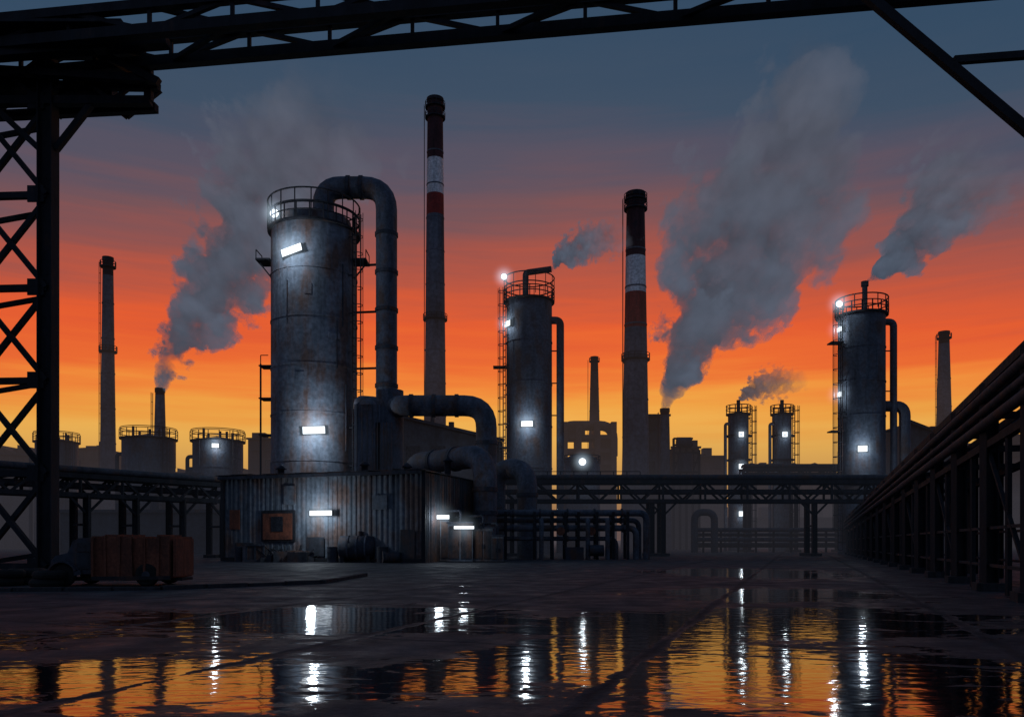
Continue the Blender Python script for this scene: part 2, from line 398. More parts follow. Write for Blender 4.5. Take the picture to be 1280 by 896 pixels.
tube(q, [(-1.6,78,-.1),(-1.6,78,8.6),(X(659,76),76,8.6),(X(659,76),76,-.1)], .95, 1.9, 28)
collars(b('flanges','pipe2'), (X(659,76),76,7), (X(659,76),76,3), .95, 2); b.finish()
b = B('dust_collector', (X(470,81),81,0)); q = b('body','pipe')
for px, w, top in ((462,2.6,508),(482,1.6,530)):
    x = X(px,81); box(q, (x,81,(Z(top,81)+8)/2), (w,2.6,Z(top,81)-8)); 
    for k in range(-2,3): beam(b('ribs','pipe2'), (x+k*w/5,79.66,8), (x+k*w/5,79.66,Z(top,81)), .08)
    tube(b('dome','pipe'), [(x,81,Z(top,81)-.01),(x,81,Z(top,81)+.5),(x,81,Z(top,81)+.9)], [w*.55,w*.45,w*.15], seg=20)
    tube(b('hopper','pipe'), [(x,81,8.01),(x,81,5)], [w*.6,w*.2], seg=12)
for sx in (455,490): 
    for yy in (80,82): beam(b('legs','rail'), (X(sx,81),yy,0), (X(sx,81),yy,9), .25)
tube(b('top_pipe','pipe'), [(X(450,81),80.5,Z(512,81)),(X(450,81),80.5,Z(502,81)),(X(478,81),80.5,Z(504,81)),(X(478,81),80.5,9)], .55, .9, 16)
b.finish()

# second tower ------------------------------------------------------
D2 = 110; x2 = X(661.5,D2); r2 = 28.5*D2/1000
def ex2(b, x):
    z = Z(375,D2); v = b('vent_pipe','pipe2')
    tube(v, [(X(657,D2),D2,z),(X(657,D2),D2,Z(341,D2)),(X(664,D2),D2,Z(340,D2)),(X(689,D2),D2-.5,Z(338,D2))], .42, .9, 14)
    for zz in (z+1.6, z+2.9): ring(b('roof_cage','rail'), (x,D2,zz), r2+.3, .09, 36, 5)
    for i in range(14):
        a = 2*math.pi*i/14; p = Vector((x+math.cos(a)*(r2+.3), D2+math.sin(a)*(r2+.3), z)); beam(b('roof_cage','rail'), p, p+Vector((0,0,2.9)), .09)
    tube(b('downcomer','pipe'), [(x+r2-.3,D2-.6,Z(402,D2)),(X(700,D2),D2-.6,Z(402,D2)),(X(700,D2),D2-.6,-.1)], .52, 1.1, 14)
    for py in (440,480,520): beam(b('stays','rail'), (X(700,D2),D2-.6,Z(py,D2)), (x+r2-.3,D2-.6,Z(py,D2)), .15)
    for py in (460,560): box(b('landings','rail'), (x-r2-.9,D2-.4,Z(py,D2)), (1.8,1.6,.15))
tank(661.5, D2, r2, Z(377,D2), 'tower', 5, 1.4, 'process_tower', lad=math.pi+.35, extra=ex2, nrail=16, rt=.1).finish()
lamp(P(630,346,107), F, w=.8, energy=200, glow=2.6, gs=1.5, round_=True)
surf_lamp(x2, D2, r2, 637, 405, w=1.4, h=.7, energy=350, glow=2.8, gs=.9)
surf_lamp(x2, D2, r2, 659, 530, w=1.6, h=.7, energy=650, off=1.7, glow=3.0, gs=.9)

# right tower -------------------------------------------------------
D3 = 100; x3 = X(1077,D3); r3 = 2.75
def ex3(b, x):
    z = Z(392,D3); 
    tube(b('vent_pipe','pipe2'), [(X(1081,D3),D3,z),(X(1081,D3),D3,Z(353,D3))], .32, seg=12)
    tube(b('vent_pipe','pipe2'), [(X(1081,D3),D3,Z(358,D3)),(X(1081,D3),D3,Z(352,D3))], .45, seg=12)
    for i in range(14):
        a = 2*math.pi*i/14; p = Vector((x+math.cos(a)*(r3+.3), D3+math.sin(a)*(r3+.3), z)); beam(b('roof_cage','rail'), p, p+Vector((0,0,1.7)), .09)
    ring(b('roof_cage','rail'), (x,D3,z+1.7), r3+.3, .09, 36, 5)
    tube(b('downcomer','pipe'), [(x+r3-.3,D3-.6,Z(404,D3)),(X(1114,D3),D3-.6,Z(404,D3)),(X(1114,D3),D3-.6,-.1)], .42, 1.0, 14)
    tube(b('downcomer','pipe'), [(x+r3-.5,D3-.2,Z(508,D3)),(X(1130,D3),D3-.2,Z(508,D3)),(X(1130,D3),D3-.2,-.1)], .68, 1.2, 16)
    for py in (440,490,540): beam(b('stays','rail'), (X(1114,D3),D3-.6,Z(py,D3)), (x+r3-.3,D3-.6,Z(py,D3)), .13)
    for py in (430,540): box(b('landings','rail'), (x-r3-.7,D3-.4,Z(py,D3)), (1.5,1.5,.15))
tank(1077, D3, r3, Z(394,D3), 'tower', 6, 1.2, 'process_tower', lad=math.pi+.3, extra=ex3, nrail=16, rt=.09).finish()
lamp(P(1049,380,98), F, w=.8, energy=200, glow=2.6, gs=1.5, round_=True)
surf_lamp(x3, D3, r3, 1056, 412, w=.9, h=.55, energy=300, gs=1.1)
surf_lamp(x3, D3, r3, 1057, 493, w=.8, h=.55, energy=300, gs=1.1)
surf_lamp(x3, D3, r3, 1079, 561, w=1.1, h=.7, energy=550, off=1.6, gs=1.1)

# small twin towers -------------------------------------------------
for px, w, lights in ((923,12.5,(543,583,642)), (977.5,11.5,(543,))):
    D = 130; x = X(px,D); r = w*D/1000
    def exs(b, x, px=px, r=r, D=D):
        z = Z(516,D)
        tube(b('vent_pipe','pipe2'), [(x,D,z),(x,D,Z(500,D))], .3, seg=10)
        tube(b('downcomer','pipe'), [(x-r+.2,D-.4,Z(530,D)),(x-r-.6,D-.4,Z(530,D)),(x-r-.6,D-.4,-.1)], .25, .5, 10)
        for py in (545,575): tube(b('mid_platforms','rail'), [(x,D,Z(py,D)-.1),(x,D,Z(py,D)+.1)], r+.4, seg=28); 
    tank(px, D, r, Z(517,D), 'tower', 5, 1.3, 'process_tower', lad=math.pi*.02, extra=exs, nrail=12, rt=.1).finish()
    for py in lights: surf_lamp(x, D, r, px+3, py, w=.8, h=.8, energy=130, glow=2.0, gs=1.1)

# left storage tanks ------------------------------------------------
for px, w, top, D in ((186,31,548,125),(272.5,30,551,122),(71,24,552,140)):
    r = w*D/1000
    def ext(b, x, D=D, r=r, top=top):
        z = Z(top,D)
        ring(b('roof_cage','rail'), (x,D,z+1.5), r+.2, .06, 36, 4)
        for i in range(5):
            a = i*1.3; tube(b('roof_vents','pipe2'), [(x+math.cos(a)*r*.6,D+math.sin(a)*r*.6,z),(x+math.cos(a)*r*.6,D+math.sin(a)*r*.6,z+1.2+.5*(i%2))], .2, seg=8)
        tube(b('side_pipe','pipe2'), [(x-r-.6,D-1,-.1),(x-r-.6,D-1,z-2.5),(x-r+.4,D-1,z-2.5)], .3, .6, 10)
    tank(px, D, r, Z(top,D), 'tower', 3, 1.3, 'storage_tank', lad=-.6, extra=ext, nrail=16, rt=.07).finish()
surf_lamp(X(272.5,122),122,30*.122, 269, 557, w=1.0, h=.6, energy=300, gs=1.1)

# ------------------------------------------------------------------ factory buildings
def building(px0, px1, top0, top1, D, depth=14, mat='bldg2', name='factory_building', wins=True, extras=0, saw=False):
    x0, x1 = X(px0,D), X(px1,D); z0, z1 = Z(top0,D), Z(top1,D); b = B(name, ((x0+x1)/2, D, 0)); w = b('walls', mat)
    vs = [Vector((x0,D,-.2)),Vector((x1,D,-.2)),Vector((x1,D,z1)),Vector((x0,D,z0))]
    f = [w.verts.new(v) for v in vs]; k = [w.verts.new(v+Vector((0,depth,0))) for v in vs]
    w.faces.new(f); w.faces.new(k[::-1])
    for i in range(4): w.faces.new((f[i], k[i], k[(i+1)%4], f[(i+1)%4]))
    e = b('roof_edge','pipe2')
    beam(e, (x0-.3,D-.25,z0+.15), (x1+.3,D-.25,z1+.15), .6, .4)
    if wins:
        zt = min(z0,z1)-1.6; L = x1-x0; n = max(2, int(L/3.2))
        rows = max(1, min(4, int(zt/5)))
        for r in range(rows):
            for i in range(n):
                xx = x0+(i+.5)*L/n; zz = zt-r*4.2
                if random.random() < .85: box(b('windows','glass'), (xx,D-.03,zz), (L/n*.55,.12,2.0)); box(b('sills','pipe2'), (xx,D-.12,zz-1.1), (L/n*.62,.3,.14))
    for i in range(extras):
        xx = random.uniform(x0+1, x1-1); zz = z0+(z1-z0)*(xx-x0)/(x1-x0); h = random.uniform(1.2,3.5)
        if random.random() < .5: tube(b('roof_vents','pipe2'), [(xx,D+3,zz-.3),(xx,D+3,zz+h)], random.uniform(.3,.6), seg=10)
        else: box(b('roof_units','bldg2'), (xx,D+4,zz+h*.4), (random.uniform(1.5,3.5),2.5,h))
    if saw:
        n = max(2, int((x1-x0)/6)); s = b('sawtooth_roof', mat)
        for i in range(n):
            xa = x0+i*(x1-x0)/n; xb = x0+(i+1)*(x1-x0)/n
            zz = z0+(z1-z0)*i/n
            a = [s.verts.new((xa,D+.1,zz)), s.verts.new((xb,D+.1,zz)), s.verts.new((xa,D+.1,zz+2.6))]
            c = [s.verts.new((xa,D+depth-.1,zz)), s.verts.new((xb,D+depth-.1,zz)), s.verts.new((xa,D+depth-.1,zz+2.6))]
            s.faces.new(a); s.faces.new(c[::-1]); s.faces.new((a[0],a[2],c[2],c[0])); s.faces.new((a[2],a[1],c[1],c[2]))
    return b.finish()
building(500, 628, 521, 552, 112, 12, 'bldg2', extras=3)
building(1138, 1205, 528, 556, 118, 16, 'bldg2', extras=2)
building(1195, 1330, 556, 556, 190, 20, 'bldg', extras=4)
building(808, 836, 520, 520, 160, 10, 'bldg2', extras=0)
building(840, 874, 560, 560, 165, 12, 'bldg2', extras=3)
building(872, 905, 571, 571, 200, 12, 'bldg', extras=3)
building(940, 1045, 588, 588, 260, 14, 'bldg', extras=7, saw=True)
building(310, 345, 549, 549, 190, 20, 'bldg', extras=2)
building(90, 128, 562, 560, 220, 20, 'bldg', extras=3)
building(-40, 52, 566, 570, 200, 20, 'bldg', extras=5, saw=True)
building(140, 330, 596, 596, 230, 20, 'bldg', extras=6, saw=True)
building(0, 100, 588, 588, 165, 12, 'bldg2', extras=3)
building(216, 250, 594, 594, 118, 6, 'bldg2', extras=1)
building(-260, -60, 560, 570, 190, 20, 'bldg', extras=5)
building(75, 282, 640, 640, 108, 6, 'bldg2', name='low_warehouse', wins=False, extras=5)
building(420, 640, 596, 596, 240, 20, 'bldg', extras=6)
building(900, 1060, 648, 648, 200, 10, 'bldg2', name='low_warehouse', wins=False, extras=6)
building(1330, 1600, 550, 560, 210, 20, 'bldg', extras=4)
b = B('open_frame_plant', (X(736,240),240,0)); D=240
w = b('frame','bldg')
for px in (705,722,745,765): box(w, (X(px,D),D,Z(530,D)/2), (1.6,10,Z(530,D)))
tube(w, [(X(703,D),D,Z(560,D)),(X(703,D),D,Z(532,D)),(X(766,D),D,Z(532,D)),(X(766,D),D,Z(570,D))], 1.5, 4, 10)
for py in (548,565,580): box(w, (X(735,D),D,Z(py,D)), (15,9,1.2))
box(w, (X(727,D),D+1,Z(572,D)/2), (10,8,Z(572,D))); box(w, (X(755,D),D+2,Z(552,D)/2), (5,6,Z(552,D)))
box(w, (X(718,D),D+1,Z(540,D)), (6,7,3)); b.finish()
b = B('open_frame_plant', (X(857,150),150,0)); D=150; w = b('frame','steel')
for px in (842,850,858,866,874):
    beam(w, (X(px,D),D,0), (X(px,D),D,Z(548 if px<865 else 562,D)), .4)
for py in (548,556,566,578,590): beam(w, (X(842,D),D,Z(py,D)), (X(866 if py<560 else 875,D),D,Z(py,D)), .35)
for i in range(4): beam(w, (X(842+8*i,D),D,Z(590,D)), (X(850+8*i,D),D,Z(566,D)), .22)
tube(b('vessel','pipe2'), [(X(846,D),D,Z(553,D)),(X(864,D),D,Z(553,D))], 1.0, seg=14)
tube(b('vessel','pipe2'), [(X(855,D),D-1,Z(590,D)),(X(855,D),D-1,Z(568,D))], 1.4, seg=14)
b.finish()
b = B('domed_tank', (X(728,125),125,0)); D=125; r=3.0
tube(b('shell','tower'), [(X(726,D),D,-.1),(X(726,D),D,Z(580,D)),(X(726,D),D,Z(573,D)),(X(726,D),D,Z(568,D)),(X(726,D),D,Z(566,D))], [r,r,r*.8,r*.45,.1], seg=30)
railing(b('railing','rail'), (X(726,D),D,Z(580,D)), r, 1.2, 12, .09)
b.finish(); lamp(P(728,577,120), F, w=1.1, energy=220, glow=2.8, gs=1.4, round_=True)

# ------------------------------------------------------------------ pipe bridges
def pipe_bridge(p1, p2, zlo, zhi, n, posts, name='pipe_bridge', cs=.4, ws=.2, pipes=((0,.35,.28),(.6,.35,.2))):
    p1 = Vector((*p1,0)); p2 = Vector((*p2,0)); b = B(name, p1.lerp(p2,.5)); s = b('truss','steel')
    d = (p2-p1).normalized(); nrm = Vector((-d.y,d.x,0))
    for off in (0, 2.2):
        a = p1+nrm*off; c = p2+nrm*off
        truss(s, a+Vector((0,0,zlo)), c+Vector((0,0,zlo)), zhi-zlo, n, cs, ws)
    for i in range(n+1):
        q = p1.lerp(p2, i/n); beam(s, q+Vector((0,0,zlo)), q+nrm*2.2+Vector((0,0,zlo)), ws); beam(s, q+Vector((0,0,zhi)), q+nrm*2.2+Vector((0,0,zhi)), ws)
    for off, dz, r in pipes:
        for k in range(2):
            q = nrm*(off+k*.9)+Vector((0,0,zhi+cs/2+r+.02-.0)); tube(b('pipes','pipe2'), [p1+q, p2+q], r, seg=10)
    tube(b('pipes','pipe2'), [p1+nrm*1+Vector((0,0,(zlo+zhi)/2)), p2+nrm*1+Vector((0,0,(zlo+zhi)/2))], .3, seg=10)
    for f in posts:
        q = p1.lerp(p2, f)
        for off in (0, 2.2): ibeam(s, q+nrm*off, q+nrm*off+Vector((0,0,zlo)), .45, .5)
        beam(s, q+Vector((0,0,zlo*.55)), q+nrm*2.2+Vector((0,0,zlo*.55)), .2)
        beam(s, q+Vector((0,0,zlo-1.6)), q+d*1.6+Vector((0,0,zlo)), .18); beam(s, q+Vector((0,0,zlo-1.6)), q-d*1.6+Vector((0,0,zlo)), .18)
        box(b('footings','stone'), q+nrm*1.1+Vector((0,0,.15)), (1.2,3.4,.3))
    return b
DB = 86; xa, xb = X(618,DB), X(1145,DB); LB = xb-xa
b = pipe_bridge((xa,DB), (xb,DB), Z(626,DB), Z(602,DB), 20, [(X(p,DB)-xa)/LB for p in (640,815,829,1018,1130)])
rl = b('handrail','rail')
for z in (.6,1.1): beam(rl, (xa,DB-.1,Z(602,DB)+z), (X(800,DB),DB-.1,Z(602,DB)+z), .07)
for i in range(12): x = xa+(X(800,DB)-xa)*i/11; beam(rl, (x,DB-.1,Z(602,DB)), (x,DB-.1,Z(602,DB)+1.1), .08)
b.finish()
pipe_bridge((X(-90,58),58), (X(287,79),79), 5.5, 7.1, 14, [.1,.45,.62,.8,.97], ws=.2).finish()
pipe_bridge((X(930,118),118), (X(1060,118),118), Z(598,118), Z(586,118), 10, [.05,.5,.95], ws=.2).finish()
b = B('low_pipe_rack', (X(960,115),115,0))
for i, (py, r, off) in enumerate(((662,.3,0),(668,.25,.4),(674,.3,0),(681,.35,.6))):
    D = 112+off*3; tube(b('pipes','pipe2'), [(X(872,D),D,Z(py,D)),(X(1056,D),D,Z(py,D))], r, seg=10)
for px in range(880,1060,22): beam(b('posts','steel'), (X(px,112),112.4,0), (X(px,112),112.4,Z(660,112)), .25)
tube(b('pipes','pipe2'), [(X(868,112),112,-.1),(X(868,112),112,Z(640,112)),(X(893,112),112,Z(640,112)),(X(893,112),112,-.1)], .5, 1.2, 12)
b.finish()
b = B('lattice_mast', (X(1000,240),240,0)); D=240
for px in (985,1000,1012,1026):
    beam(b('masts','steel'), (X(px-3,D),D,0), (X(px,D),D,Z(630-(px%7)*2,D)), .35); beam(b('masts','steel'), (X(px+4,D),D,0), (X(px,D),D,Z(630-(px%7)*2,D)), .35)
    for py in (640,650,660): beam(b('masts','steel'), (X(px-2,D),D,Z(py,D)), (X(px+3,D),D,Z(py-8,D)), .2)
b.finish()

# low pipe run in front -----------------------------------------------
b = B('low_pipe_rack', (X(720,72),72,0)); s = b('posts','steel'); D=72
for py, r, dd, xe in ((641,.30,0,808),(650,.24,.7,800),(660,.28,-.5,794),(673,.2,-.2,770)):
    z = Z(py,D); tube(b('pipes','pipe'), [(X(612,D),D+dd,z),(X(xe,D),D+dd,z),(X(xe,D),D+dd,-.1)], r, .7, 14)
    for px in range(640,int(xe)-10,34): tube(b('flanges','pipe2'), [(X(px,D),D+dd,z),(X(px,D)+.16,D+dd,z)], r*1.35, seg=14)
for px in (632,668,690,706,722,745,765,783):
    for dd in (-.9,1.1): beam(s, (X(px,D),D+dd,0), (X(px,D),D+dd,Z(640,D)), .24)
    for py in (645,655,665,678): beam(s, (X(px,D),D-.9,Z(py,D)-.1), (X(px,D),D+1.1,Z(py,D)-.1), .16)
for px in (676,733,757): tube(b('drop_pipes','pipe'), [(X(px,D),D-.2,Z(650,D)),(X(px,D),D-1.4,Z(650,D)),(X(px,D),D-1.4,-.1)], .2, .4, 12)
for px in (700,738): 
    x = X(px,D); tube(b('valve_wheels','rust'), [(x,D-1.0,Z(664,D)),(x,D-1.08,Z(664,D))], .38, seg=16); beam(b('valve_wheels','rust'), (x,D-1,Z(664,D)), (x,D-.5,Z(664,D)), .08)
box(b('pump_unit','pipe2'), (X(716,D),D-1.6,.55), (1.6,1.0,1.1)); tube(b('pump_unit','pipe2'), [(X(735,D),D-1.6,.8),(X(752,D),D-1.6,.8)], .5, seg=16)
b.finish()

# ------------------------------------------------------------------ corrugated shed
C0 = Vector((-24.0,66.5,0)); C1 = Vector((-6.6,60.1,0)); C2 = Vector((-1.8,73.1,0)); C3 = C0+(C2-C1)
HS = 6.9
def corrugated(bm, a, b_, z0, z1, pitch=.42, dep=.09, jag=.0, zf=None):
    a = Vector(a); b_ = Vector(b_); d = (b_-a); L = d.length; d.normalize(); n = Vector((d.y,-d.x,0))
    cnt = int(L/pitch); prev = None
    for i in range(cnt+1):
        for fr, o in ((0,0),(.3,0),(.5,1),(.8,1)):
            s = min(L, (i+fr)*L/cnt)
            if i == cnt and fr > 0: break
            p = a+d*s+n*dep*o*random.uniform(.6,1.2); j = (random.random()*jag)
            cur = (bm.verts.new(p+Vector((0,0,z0))), bm.verts.new(p+Vector((0,0,z1-j))))
            if prev: bm.faces.new((prev[0],cur[0],cur[1],prev[1]))
            prev = cur
b = B('corrugated_iron_shed', (C0+C2)/2)
u = (C1-C0).normalized(); nf = Vector((u.y,-u.x,0)); v = (C2-C1).normalized(); ns = Vector((v.y,-v.x,0))
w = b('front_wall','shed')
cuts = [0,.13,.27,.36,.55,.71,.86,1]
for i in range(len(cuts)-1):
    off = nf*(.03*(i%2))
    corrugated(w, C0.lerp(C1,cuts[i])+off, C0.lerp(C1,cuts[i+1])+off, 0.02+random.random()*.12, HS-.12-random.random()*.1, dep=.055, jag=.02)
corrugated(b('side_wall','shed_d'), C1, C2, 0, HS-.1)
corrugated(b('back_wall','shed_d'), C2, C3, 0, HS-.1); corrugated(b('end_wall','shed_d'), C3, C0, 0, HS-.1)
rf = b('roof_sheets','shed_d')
for i in range(12):
    a = C0.lerp(C1,i/12-.01)-v*.7; c = C0.lerp(C1,(i+1)/12+.012)-v*.7; up = Vector((0,0,HS+.02+.035*(i%2)+random.random()*.06)); dz = Vector((0,0,-.3))
    q = [a+up, c+up, c+v*15.3+up+dz, a+v*15.3+up+dz]; T = Vector((0,0,.06))
    lo = [rf.verts.new(p) for p in q]; hi = [rf.verts.new(p+T) for p in q]
    rf.faces.new(lo[::-1]); rf.faces.new(hi)
    for k in range(4): rf.faces.new((lo[k],lo[(k+1)%4],hi[(k+1)%4],hi[k]))
beam(b('gutter','pipe2'), C0+nf*.55+Vector((0,0,HS-.1)), C1+nf*.55+Vector((0,0,HS-.1)), .3, .25)
beam(b('corner_posts','steel'), C1+nf*.1+Vector((0,0,0)), C1+nf*.1+Vector((0,0,HS)), .3); beam(b('corner_posts','steel'), C0+nf*.1, C0+nf*.1+Vector((0,0,HS)), .25)
beam(b('base_rail','steel'), C0+nf*.2+Vector((0,0,.15)), C1+nf*.2+Vector((0,0,.15)), .12, .3)
az = math.atan2(u.y,u.x)
def onfront(f, z, o): return C0.lerp(C1,f)+nf*o+Vector((0,0,z))
box(b('shutter_frame','steel'), onfront(.30,2.85,.15), (3.2,.16,2.5), az)
box(b('rust_shutter','rust'), onfront(.30,2.8,.24), (2.8,.1,2.1), az)
box(b('dark_hatch','glass'), onfront(.30,3.0,.30), (1.1,.1,1.2), az)
for f,z,sw,sh,m in ((.07,3.4,1.0,1.6,'rust'),(.49,1.2,1.6,1.5,'shed_d'),(.8,4.6,1.3,1.1,'shed'),(.93,1.3,1.2,2.4,'shed_d'),(.12,.9,1.8,1.2,'shed_d'),(.36,5.3,1.1,1.5,'shed')):
    box(b('patch_sheets_'+m,m), onfront(f,z,.16+.02*f), (sw,.06,sh), az)
pd = C1.lerp(C2,.35)+ns*.1; box(b('side_door','glass'), pd+Vector((0,0,1.6)), (.12,2.8,3.2), math.atan2(v.y,v.x)-math.pi/2)
box(b('side_hood','steel'), pd+ns*.6+Vector((0,0,3.5)), (1.3,3.6,.14), math.atan2(v.y,v.x)-math.pi/2)
for f, k, h in ((.15,4,.9),(.5,7,1.3),(.78,5,.8),(.88,9,1.6)):
    p = C0.lerp(C1,f)+v*k; tube(b('roof_vents','pipe2'), [p+Vector((0,0,HS-.3)), p+Vector((0,0,HS+h)), p+Vector((0,0,HS+h+.02)), p+Vector((0,0,HS+h+.4))], [.28,.28,.5,.1], seg=12)
b.finish()
af = math.atan2(nf.y,nf.x)
def shed_lamp(px, py, w, h, f, e):
    p = onfront(f, 0, .55); p.z = Z(py, p.y); lamp(p, af, w=w, h=h, energy=e, tilt=0, off=1.3, glow=2.6, gs=.7, name='wall_lamp')
shed_lamp(404, 641, 2.1, .38, .53, 480)
p = Vector((X(550,62.0),62.0,Z(646,62.0))); lamp(p, F, w=1.5, h=.3, energy=150, off=.9, glow=2.2, gs=.7, name='wall_lamp')

# cabinets beside shed ------------------------------------------------
b = B('electrical_cabinet', (X(592,63),63,0))
for px, w_, h_, dd in ((576,1.9,2.9,0),(604,1.5,2.5,.5),(550,1.3,3.3,1.2),(622,.9,1.9,.2)):
    x = X(px,62); box(b('cabinets','shed'), (x,62+dd,h_/2+.1), (w_,1.4,h_)); box(b('lids','pipe2'), (x,62+dd,h_+.16), (w_+.2,1.6,.1)); box(b('plinths','stone'), (x,62+dd,.05), (w_+.3,1.7,.1))
    for k in (-.25,.25): box(b('doors','shed_d'), (x+k*w_,61.27+dd,h_/2+.1), (w_*.42,.06,h_*.85)); box(b('handles','rail'), (x+k*.35,61.22+dd,h_/2), (.06,.08,.3))
    tube(b('conduits','pipe2'), [(x,62+dd,h_+.2),(x,62+dd,h_+1.1),(x-1.4,63.5+dd,h_+1.1)], .1, .3, 8)
b.finish()
lamp(Vector((X(580,60.9),60.9,Z(659,60.9))), F, w=1.6, h=.22, energy=100, off=.8, glow=2.0, gs=.6, name='wall_lamp')

def drum(x, y, lay=False, mat='rust', a=0):
    b = B('oil_drum', (x,y,0)); r=.42; h=1.2; q=b('drum',mat)
    if lay: 
        d = Vector((math.cos(a),math.sin(a),0)); c=Vector((x,y,r)); tube(q,[c-d*h/2,c+d*h/2],r,seg=20)
        for k in (-.5,-.17,.17,.5): tube(b('ribs',mat),[c+d*(k*h-.03),c+d*(k*h+.03)],r*1.06,seg=20)
    else:
        tube(q,[(x,y,0),(x,y,h)],r,seg=20)
        for k in (.03,.35,.67,.98): tube(b('ribs',mat),[(x,y,k*h-.03),(x,y,k*h+.03)],r*1.06,seg=20)
    b.finish()
for px, D, lay, mat in ((416,61.6,0,'pipe2'),(478,60.6,0,'shed_d'),(488,60.4,1,'pipe2'),(300,64.3,0,'pipe2'),(310,64,0,'shed')): drum(X(px,D), D, lay, mat, .4)
b = B('steam_boiler', (X(447,62),62,0))
D=61.8; tube(b('vessel','pipe2'), [(X(424,D),D,1.15),(X(426,D),D,1.15),(X(468,D),D,1.15),(X(470,D),D,1.15)], [.6,.9,.9,.6], seg=22)
for px in (430,462): box(b('saddles','steel'), (X(px,D),D,.25), (.25,1.5,.5))
for px in (436,447,458): tube(b('bands','pipe'), [(X(px,D)-.06,D,1.15),(X(px,D)+.06,D,1.15)], .94, seg=22)
tube(b('stub','pipe2'), [(X(450,D),D,1.9),(X(450,D),D,2.4)], .18, seg=10); b.finish()
b = B('scrap_heap', (X(345,64),64,0))
for i in range(40):
    x = X(random.uniform(330,385),63.8); y = 63.6-(x+19)*.36+random.uniform(-1.0,.3); z = random.uniform(.1,.9)
    a = random.random()*3.14; L = random.uniform(.5,1.8)
    if i % 3: beam(b('bent_bars','steel' ), (x,y,z*.3), (x+math.cos(a)*L,y+.3*math.sin(a),z+.5), .1)
    else: box(b('plates','shed_d'), (x,y,z*.5), (L,.6,z), a*.3)
b.finish()
b = B('wooden_crate', (X(316,63),63.2,0)); x=X(322,63.4)
box(b('box','shed_d'), (x,63.4,.7), (1.5,1.2,1.3))
for k in (-.68,0,.68): box(b('slats','pipe2'), (x+k,62.77,.7), (.14,.05,1.36))
for z in (.1,1.32): box(b('rims','pipe2'), (x,62.72,z), (1.6,.05,.14))
b.finish()

# ------------------------------------------------------------------ abandoned truck (left)
D=30.5; tx = X(150,D); b = B('abandoned_truck', (tx,D,0))
x0, x1 = X(134,D), X(228,D); yb0, yb1 = D-1.0, D+1.0
q = b('cargo_body','rust'); zb, zt = .3, 1.86; ns_p = 6
for i in range(ns_p):      # dented steel side panels, each sagging a little differently
    xa_, xb_ = x0+(x1-x0)*i/ns_p, x0+(x1-x0)*(i+1)/ns_p-.03; h = zt-random.uniform(0,.14); dy = random.uniform(-.06,.06)
    box(q, ((xa_+xb_)/2, D+dy, (zb+h)/2), (xb_-xa_, 2.0, h-zb), random.uniform(-.03,.03))
    beam(b('ribs','rust'), (xa_,yb0-.05,zb), (xa_+random.uniform(-.05,.05),yb0-.05,h+.03), .09)
    beam(b('ribs','rust'), (xa_,yb0-.03,h+.03), (xa_,yb1,h+.03), .08)
beam(b('bottom_rail','steel'), (x0,yb0-.1,zb), (x1,yb0-.1,zb+.02), .12, .14)
box(b('tailgate','rust'), (x1+.05,D,1.05), (.1,1.9,1.4), .05); box(b('chassis','steel'), ((x0+x1)/2-.6,D,.24), (x1-x0+1.6,1.0,.1))
prof = [(-1.62,.45),(-1.62,.95),(-1.45,1.12),(-1.0,1.24),(-.82,1.66),(-.6,1.78),(-.05,1.8),(-.05,.45)]
cb = b('cab','pipe2'); fa = [cb.verts.new((x0+px_,yb0+.08,z)) for px_,z in prof]; fb = [cb.verts.new((x0+px_,yb1-.08,z)) for px_,z in prof]
cb.faces.new(fa[::-1]); cb.faces.new(fb)
for i in range(len(prof)): k=(i+1)%len(prof); cb.faces.new((fa[i],fa[k],fb[k],fb[i]))
box(b('windows','glass'), (x0-.38,yb0+.06,1.45), (.5,.05,.34)); box(b('bumper','steel'), (x0-1.7,D,.5), (.12,2.0,.2)); 
box(b('door','shed_d'), (x0-.4,yb0+.06,.95), (.62,.04,.6))
for yy in (-.6,.6): tube(b('headlamps','glass'), [(x0-1.6,D+yy,.85),(x0-1.68,D+yy,.85)], .13, seg=14)
for wx in (x0-1.1, x1-.9):
    for yy in (yb0-.08, yb1-.16):
        tube(b('tyres','rubber'), [(wx,yy,.42),(wx,yy+.04,.42),(wx,yy+.2,.42),(wx,yy+.24,.42)], [.34,.42,.42,.34], seg=24); tube(b('hubs','pipe2'), [(wx,yy-.02,.42),(wx,yy+.26,.42)], .15, seg=12)
for wx in (x0-1.1,):
    ring_ = b('wheel_arches','pipe2')
    for k in range(9):
        a0_, a1_ = math.pi*k/9, math.pi*(k+1)/9
        beam(ring_, (wx+math.cos(a0_)*.52,yb0-.02,.42+math.sin(a0_)*.5), (wx+math.cos(a1_)*.52,yb0-.02,.42+math.sin(a1_)*.5), .3, .06)
b.finish()
for px, D, s in ((58,29,.5),(30,31,.7),(8,30,.5)):
    b = B('old_tyre', (X(px,D),D,0)); bm = b('tyre','rubber'); ring(bm, (X(px,D),D,.16), s*.8, .17, 24, 10); ring(bm, (X(px,D)+.1,D,.45), s*.8, .16, 24, 10); b.finish()

